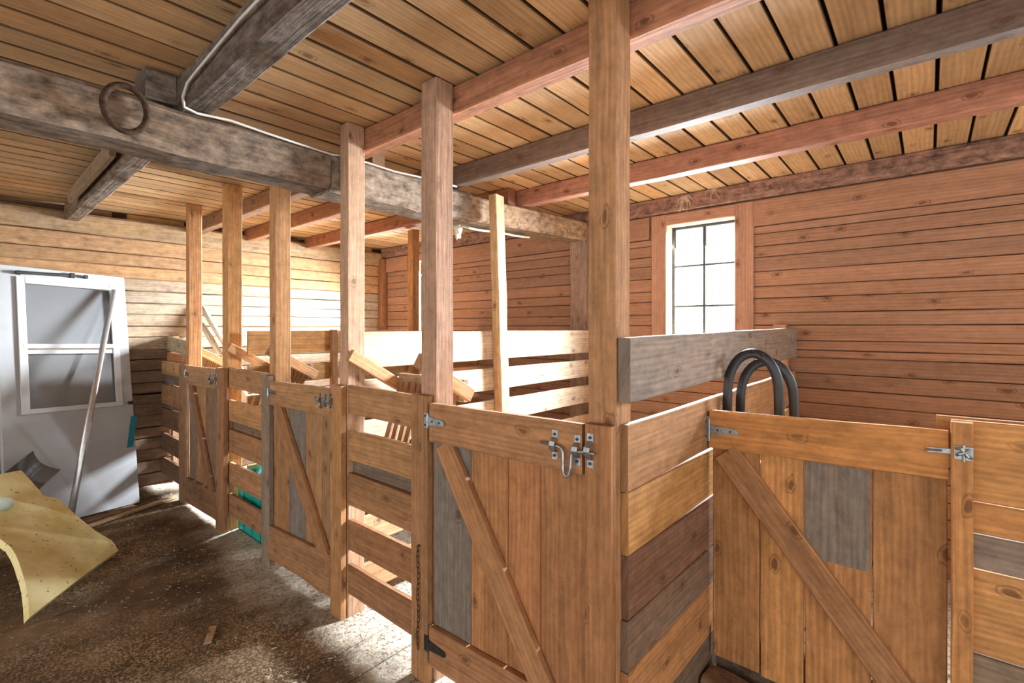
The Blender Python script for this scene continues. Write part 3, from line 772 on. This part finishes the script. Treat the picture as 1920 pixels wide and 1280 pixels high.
# ------------------------------------------------------------------ hay racks
def hay_rack(yl, yr, label, ns=9, left=True, xo=0.0):
    t = thing('hay_rack', label, 'hay rack', (1.33, (yl + yr) / 2, .74), 'slatted wooden hay racks')
    cl = rgb(192, 146, 100)
    d = V((.31, 0, -.185)); dn = d.normalized(); up = V((.185, 0, .31)).normalized()
    for k, yy in enumerate((yl, yr)):
        if k == 0 and not left: continue
        a = V((1.305 + xo, yy, 1.312)); b = a + d * 1.0
        MB().plank(a, b, up * .062, (0, .03, 0), vary(cl, .06), 4, .003, .003).build('side_board', M_WOOD, t)
    MB().plank((1.60 + xo, yl - .016, 1.15), (1.60 + xo, yr + .016, 1.15), (0, 0, .105), (.028, 0, 0), vary(rgb(170, 140, 108, .25), .05), 6, .003, .003).build('rail', M_WOOD, t)
    MB().plank((1.418 + xo, yl, .755), (1.418 + xo, yr, .755), (0, 0, .06), (.025, 0, 0), vary(cl, .05), 4, .003, .003).build('rail', M_WOOD, t)
    for k in range(ns):
        yy = yl - .03 - (yl - yr - .06) * (k + .5) / ns
        MB().plank((1.438 + xo, yy, .735), (1.582 + xo, yy + .01, 1.16), (0, .034, 0), (.014, 0, -.008), vary(rgb(150, 116, 84), .1), 3, .002, .002).build('slat', M_WOOD, t)
hay_rack(2.184, 1.647, 'slatted hay rack behind the panel beside the big gate')
hay_rack(3.782, 3.13, 'slatted hay rack behind the panel with the teal crate', 10)
hay_rack(5.36, 4.748, 'farthest slatted hay rack, next to the log wall', 10, left=False)

# two pale poles leaning in the far stall
def pole(a, b, label, r=.026):
    a, b = V(a), V(b)
    pts = [a.lerp(b, k / 10) + noise.noise_vector(V((k * .6, a.y, 1))) * .012 for k in range(11)]
    m = MB().tube(pts, [r * (1 + .12 * math.sin(k * 2.3)) for k in range(11)], 10, col=rgb(232, 222, 204))
    tag(m.build('leaning_pole', M_BEAM, smooth=True), label, 'pole', 'pale poles in the far stall')
pole((2.30, 4.70, .02), (1.625, 5.41, 1.655), 'upper pale stick leaning behind the leftmost tall post')
pole((2.18, 4.62, .02), (1.62, 5.41, 1.49), 'lower pale stick leaning behind the leftmost tall post')

# teal crate
def teal_crate():
    t = thing('plastic_crate', 'teal plastic crate on the stall floor behind the slatted panel', 'crate', (1.55, 3.53, 0))
    x0, x1, y0, y1, h = 1.365, 1.72, 3.30, 3.775, .40
    m = MB()
    m.box((x0, y0, .004), (x1, y1, .014), ch=.002)
    for a in ((x0, y0, x0 + .012, y1), (x1 - .012, y0, x1, y1), (x0, y0, x1, y0 + .012), (x0, y1 - .012, x1, y1)):
        m.box((a[0], a[1], .004), (a[2], a[3], h), axis=2, ch=.003)
    for yy in (3.40, 3.54, 3.68):
        m.box((x0 - .008, yy - .012, .02), (x0, yy + .012, h - .03), axis=2, ch=.002)
    m.build('body', M_TEAL, t)
    r = MB()
    for a in ((x0 - .02, y0 - .02, x0 + .014, y1 + .02), (x1 - .014, y0 - .02, x1 + .02, y1 + .02), (x0, y0 - .02, x1, y0 + .014), (x0, y1 - .014, x1, y1 + .02)):
        r.box((a[0], a[1], h - .02), (a[2], a[3], h + .012), ch=.004)
    r.build('rim', M_TEAL, t)
    MB().tube([(x0 - .012, 3.58, h - .06), (x0 - .03, 3.57, h - .08), (x0 - .03, 3.43, h - .08), (x0 - .012, 3.42, h - .06)], .009, 8).build('handle', M_TEAL, t, smooth=True)
teal_crate()
t = thing('plastic_scoop', 'small teal plastic scoop lying on the crate rim', 'scoop', (1.5, 3.55, .412))
m = MB()
pts = [(1.40 + .06 * math.sin(k * .5), 3.70 - k * .03, .425 + .035 * math.sin(k / 8 * math.pi)) for k in range(9)]
m.tube(pts, [.012, .022, .03, .034, .034, .03, .022, .014, .01], 10).build('bowl', M_TEAL, t, smooth=True)
blob('feed_sack', (2.35, 3.35, 0), (.20, .17, .52), M_SACK, 'crumpled brown feed sack in the stall behind the crate panel', 'sack', .25)
blob('feed_bag', (2.45, 3.02, 0), (.16, .13, .50), M_NAVY, 'dark navy bag standing right of the brown feed sack', 'bag', .25)

# ------------------------------------------------------------------ white door leaning at the far wall
BR = V((1.03, 4.91, .006)); TR = V((.997, 5.285, 1.893))
dup_ = (TR - BR).normalized()
dex = V((.967, .255, 0)); dex = (dex - dup_ * dex.dot(dup_)).normalized()
dn_ = dex.cross(dup_).normalized()
DW, DH, DT = .80, 1.93, .042
DO = BR - dex * DW + V((0, 0, -.018))
def D(s_, t_, n_=0): return DO + dex * s_ + dup_ * t_ + dn_ * n_
def dbox(m, s0, s1, t0, t1, n0, n1, ch=.003):
    m.plank(D((s0 + s1) / 2, t0, (n0 + n1) / 2), D((s0 + s1) / 2, t1, (n0 + n1) / 2), dex * (s1 - s0), -dn_ * (n1 - n0), rgb(220, 220, 220), 1, ch)
door = thing('leaning_door', 'white half-glazed door leaning against the log wall', 'door', DO)
m = MB()
W0, W1, H0, H1 = .115, .715, .845, 1.84      # glazed opening
dbox(m, 0, DW, .03, H0, -DT, 0); dbox(m, 0, DW, H1, DH, -DT, 0)
dbox(m, 0, W0, H0, H1, -DT, 0); dbox(m, W1, DW, H0, H1, -DT, 0)
m.build('panel', M_WHITE, door)
m = MB()
f = .036
dbox(m, W0 - .012, W0 + f, H0 - .012, H1 + .012, 0, .012); dbox(m, W1 - f, W1 + .012, H0 - .012, H1 + .012, 0, .012)
dbox(m, W0 + f, W1 - f, H1 - f, H1 + .012, 0, .012); dbox(m, W0 + f, W1 - f, H0 - .012, H0 + f * .6, 0, .012)
dbox(m, W0 + .01, W1 - .01, 1.312, 1.345, 0, .013); dbox(m, W0 + f, W1 - f, 1.27, 1.300, .0, .007)
m.build('window_frame', M_WHITE2, door)
for a, b in ((H0 + .02, 1.272), (1.342, H1 - f)):
    m = MB(); dbox(m, W0 + .01, W1 - .01, a, b, -.018, -.012, .0005); m.build('pane', M_DOORGLASS, door)
m = MB()
m.tube([D(.10, 1.878, .022), D(.40, 1.893, .022)], .012, 10)
m.tube([D(.40, 1.893, .022), D(.52, 1.897, .022)], .005, 8)
dbox(m, .42, .45, 1.88, 1.915, 0, .026); dbox(m, .51, .535, 1.885, 1.91, 0, .026); dbox(m, .11, .13, 1.865, 1.895, 0, .02)
m.build('door_closer', M_DARKST, door, smooth=False)
m = MB(); dbox(m, .765, .80, .835, .862, 0, .012, .002); m.tube([D(.78, .85, .01), D(.78, .85, .03), D(.745, .846, .03)], .006, 8); m.build('latch', M_DARKST, door)
# teal tape stuck over the edge of the door
m = MB(); m.plank(D(.802, .735, .003), D(.755, .485, .004), dex * .045, dn_ * .003, rgb(30, 120, 140), 4, .0005, .003)
tag(m.build('tape_strip', M_TEALTAPE), 'strip of teal tape on the right edge of the white door', 'tape')
# pale pipe leaning on the door
m = MB(); pa, pb = D(.70, 1.80, .034), V((.50, 4.29, .022))
m.tube([pb, pb.lerp(pa, .5), pa], .021, 12, flat=(1, .75))
tag(m.build('aluminium_pipe', M_ALU, smooth=True), 'long pale metal pipe leaning on the white door', 'pipe')
# bent dark sheet
m = MB()
def sheet(m, org, ax, us, ns, prof, th):
    b0 = len(m.v)
    for side in (0, 1):
        for s_ in (0, 1):
            for a, b in prof:
                m.v.append(org + ax * s_ + us * a + ns * (b + th * side))
    n = len(prof)
    def id_(side, s_, i): return b0 + side * 2 * n + s_ * n + i
    c = (.1, .1, .1, 0)
    for i in range(n - 1):
        for side in (0, 1):
            m.face([id_(side, 0, i), id_(side, 1, i), id_(side, 1, i + 1), id_(side, 0, i + 1)], [(0, 0)] * 4, c)
        for s_ in (0, 1):
            m.face([id_(0, s_, i), id_(1, s_, i), id_(1, s_, i + 1), id_(0, s_, i + 1)], [(0, 0)] * 4, c)
    for i in (0, n - 1):
        m.face([id_(0, 0, i), id_(0, 1, i), id_(1, 1, i), id_(1, 0, i)], [(0, 0)] * 4, c)
far_m, near_m = V((.452, 4.68, .52)), V((.02, 4.02, .30))
ax = far_m - near_m; us = V((.143, .02, -.165)).normalized(); ns = ax.cross(us).normalized()
if ns.y > 0: ns = -ns
W_ = .22
sheet(m, near_m - us * W_ / 2, ax, us, ns, [(W_ * k / 8, -.04 * math.sin(math.pi * k / 8)) for k in range(9)], .004)
m.prism([near_m + V((-.05, 0, -.02)), near_m + V((.05, .02, -.10)), V((.10, 3.98, 0)), V((-.02, 3.96, 0))], (.0, .012, .0))
tag(m.build('bent_sheet', M_GREYSHEET), 'bent dark grey sheet between the yellow foam and the white door', 'sheet')

# yellow foam sheets
def foam(A, B, al, poly, label, th, bend, cat='foam', spots=0, back=0.0):
    A, B = V(A), V(B); ab = (B - A).normalized(); pp = V((-ab.y, ab.x, 0))
    sl = (pp * math.cos(math.radians(al)) + V((0, 0, math.sin(math.radians(al)))))
    nn = ab.cross(sl).normalized()
    import bmesh
    b = bmesh.new()
    vs = [b.verts.new((s_, t_, 0)) for s_, t_ in poly]
    b.faces.new(vs)
    # cut into a grid so that it can bend
    xs_ = [p[0] for p in poly]; ys_ = [p[1] for p in poly]
    for k in range(1, 16):
        for co, no in (((min(xs_) + (max(xs_) - min(xs_)) * k / 16, 0, 0), (1, 0, 0)), ((0, min(ys_) + (max(ys_) - min(ys_)) * k / 16, 0), (0, 1, 0))):
            bmesh.ops.bisect_plane(b, geom=b.verts[:] + b.edges[:] + b.faces[:], plane_co=co, plane_no=no)
    r = bmesh.ops.extrude_face_region(b, geom=b.faces[:])
    for v in r['geom']:
        if isinstance(v, bmesh.types.BMVert): v.co.z -= th
    bmesh.ops.recalc_face_normals(b, faces=b.faces)
    me = bpy.data.meshes.new('foam_sheet')
    for v in b.verts:
        s_, t_, n_ = v.co
        w_ = bend(s_, t_) + .006 * noise.noise(V((s_ * 7, t_ * 7, n_ * 3)))
        v.co = ab * s_ + sl * t_ + nn * (n_ + w_)
    zmin = min((A + v.co).z for v in b.verts)
    for v in b.verts: v.co.z -= min(0, zmin) 
    b.to_mesh(me); b.free(); me.materials.append(M_FOAM)
    o = bpy.data.objects.new('foam_sheet', me); COL.objects.link(o); o.location = A
    tag(o, label, cat, 'yellow foam sheets')
    return o
poly = [(0, 0), (.728, 0), (.80, .09), (.84, .30), (.87, .52), (.815, .585), (.865, .80), (.70, .84), (.52, .80), (.40, .62), (.34, .47), (.30, .37), (.15, .18)]
foam((.261, 3.347, .0), (.71, 3.92, .0), 40, poly, 'large yellowed foam sheet sloping to the floor at the left edge', .035, lambda s_, t_: .03 * math.sin((s_ + t_) * 4.2) - .03 * t_)
foam((-.35, 3.98, .0), (.10, 4.36, .0), 62, [(0, 0), (.60, 0), (.58, .62), (.05, .60)], 'second foam sheet behind the large one, at the photo edge', .04, lambda s_, t_: .02 * math.sin(s_ * 5))
m = MB(); m.tube([(-.25, 4.0, .56), (.0, 4.08, .475), (.17, 4.105, .425), (.235, 4.12, .405), (.25, 4.124, .40)], [.05, .05, .046, .036, .016], 14)
tag(m.build('plastic_tube', M_PALEPLASTIC, smooth=True), 'pale green plastic tube end lying on the foam', 'tube')

# sticks and chips on the floor
o = MB().plank((.60, 4.57, .018), (1.245, 4.845, .014), (-.02, .045, 0), (0, 0, .018), rgb(176, 146, 104, .2), 8, .003, .004).build('wood_stick', M_WOOD)
tag(o, 'long pale wood stick on the floor before the white door', 'stick')
o = MB().plank((.55, 4.68, .02), (.98, 4.80, .02), (-.03, .09, 0), (0, 0, .03), rgb(140, 108, 76, .2), 8, .006, .010).build('bark_slab', M_BEAM)
tag(o, 'brown rough slab under the foot of the white door', 'slab')
o = MB().plank((.775, 2.50, .008), (.835, 2.62, .008), (.03, -.012, 0), (0, 0, .008), rgb(190, 156, 116), 4, .002, .004).build('wood_chip', M_WOOD)
tag(o, 'single pale wood chip on the floor boards in the foreground', 'chip')

# straw wisps caught on the window wall plate
def wisp(c, n, ln, label):
    m = MB(); c = V(c)
    for k in range(n):
        d = V((random.uniform(-.3, .1), random.uniform(-1, 1), random.uniform(-1.3, .25)))
        l_ = ln * random.uniform(.35, 1)
        p1 = c + V((random.uniform(-.012, 0), random.uniform(-.02, .02), random.uniform(-.01, .01)))
        pts = [p1, p1 + d * l_ * .5 + V((0, random.uniform(-.02, .02), .01)), p1 + d * l_ + V((0, 0, -l_ * .3))]
        m.tube(pts, .0011, 4)
    tag(m.build('straw_wisp', M_STRAW), label, 'straw', 'straw wisps')
wisp((3.662, 1.418, 2.44), 34, .085, 'tuft of straw hanging from the wall plate above the window')
wisp((3.662, 1.20, 2.462), 12, .07, 'thin straw strands right of the hanging tuft')
wisp((2.0, .685, 1.42), 8, .03, 'few straw bits on the top edge of the wide grey plank')

# litter: chaff and chips on the floor
def litter(n, seed, name, lo, hi, size, mat, label, cat):
    R = random.Random(seed); m = MB()
    k = 0
    while k < n:
        x = R.uniform(lo[0], hi[0]); yy = R.uniform(lo[1], hi[1])
        dens = .45 + .75 * noise.noise(V((x * 1.3, yy * 1.3, seed))) + (.35 if abs(x - 1.2) < .5 else 0) + (.3 if x > 1.35 else 0)
        if R.random() > dens: continue
        k += 1
        l_ = size * R.uniform(.35, 1.5); wd = l_ * R.uniform(.08, .35); a = R.uniform(0, 6.3)
        z = .0015 + R.uniform(0, .012); tx = R.uniform(-.25, .25)
        d = V((math.cos(a), math.sin(a), tx)) * l_ / 2; e = V((-math.sin(a), math.cos(a), R.uniform(-.4, .4))) * wd / 2
        c = V((x, yy, z + abs(d.z) + abs(e.z))); b = len(m.v)
        t = R.uniform(.55, 1.15); col = (.60 * t, .52 * t, .40 * t, .1)
        m.v += [c - d - e, c + d - e * .6, c + d * .9 + e, c - d * .8 + e]
        m.face([b, b + 1, b + 2, b + 3], [(k, 0), (k + l_, 0), (k + l_, wd), (k, wd)], col)
    o = m.build(name, mat)
    tag(o, label, cat, kind='stuff')
litter(16000, 3, 'straw_litter', (-.6, 1.2), (3.7, 5.4), .0135, M_WOOD, 'pale straw and chaff strewn over the barn floor', 'straw')
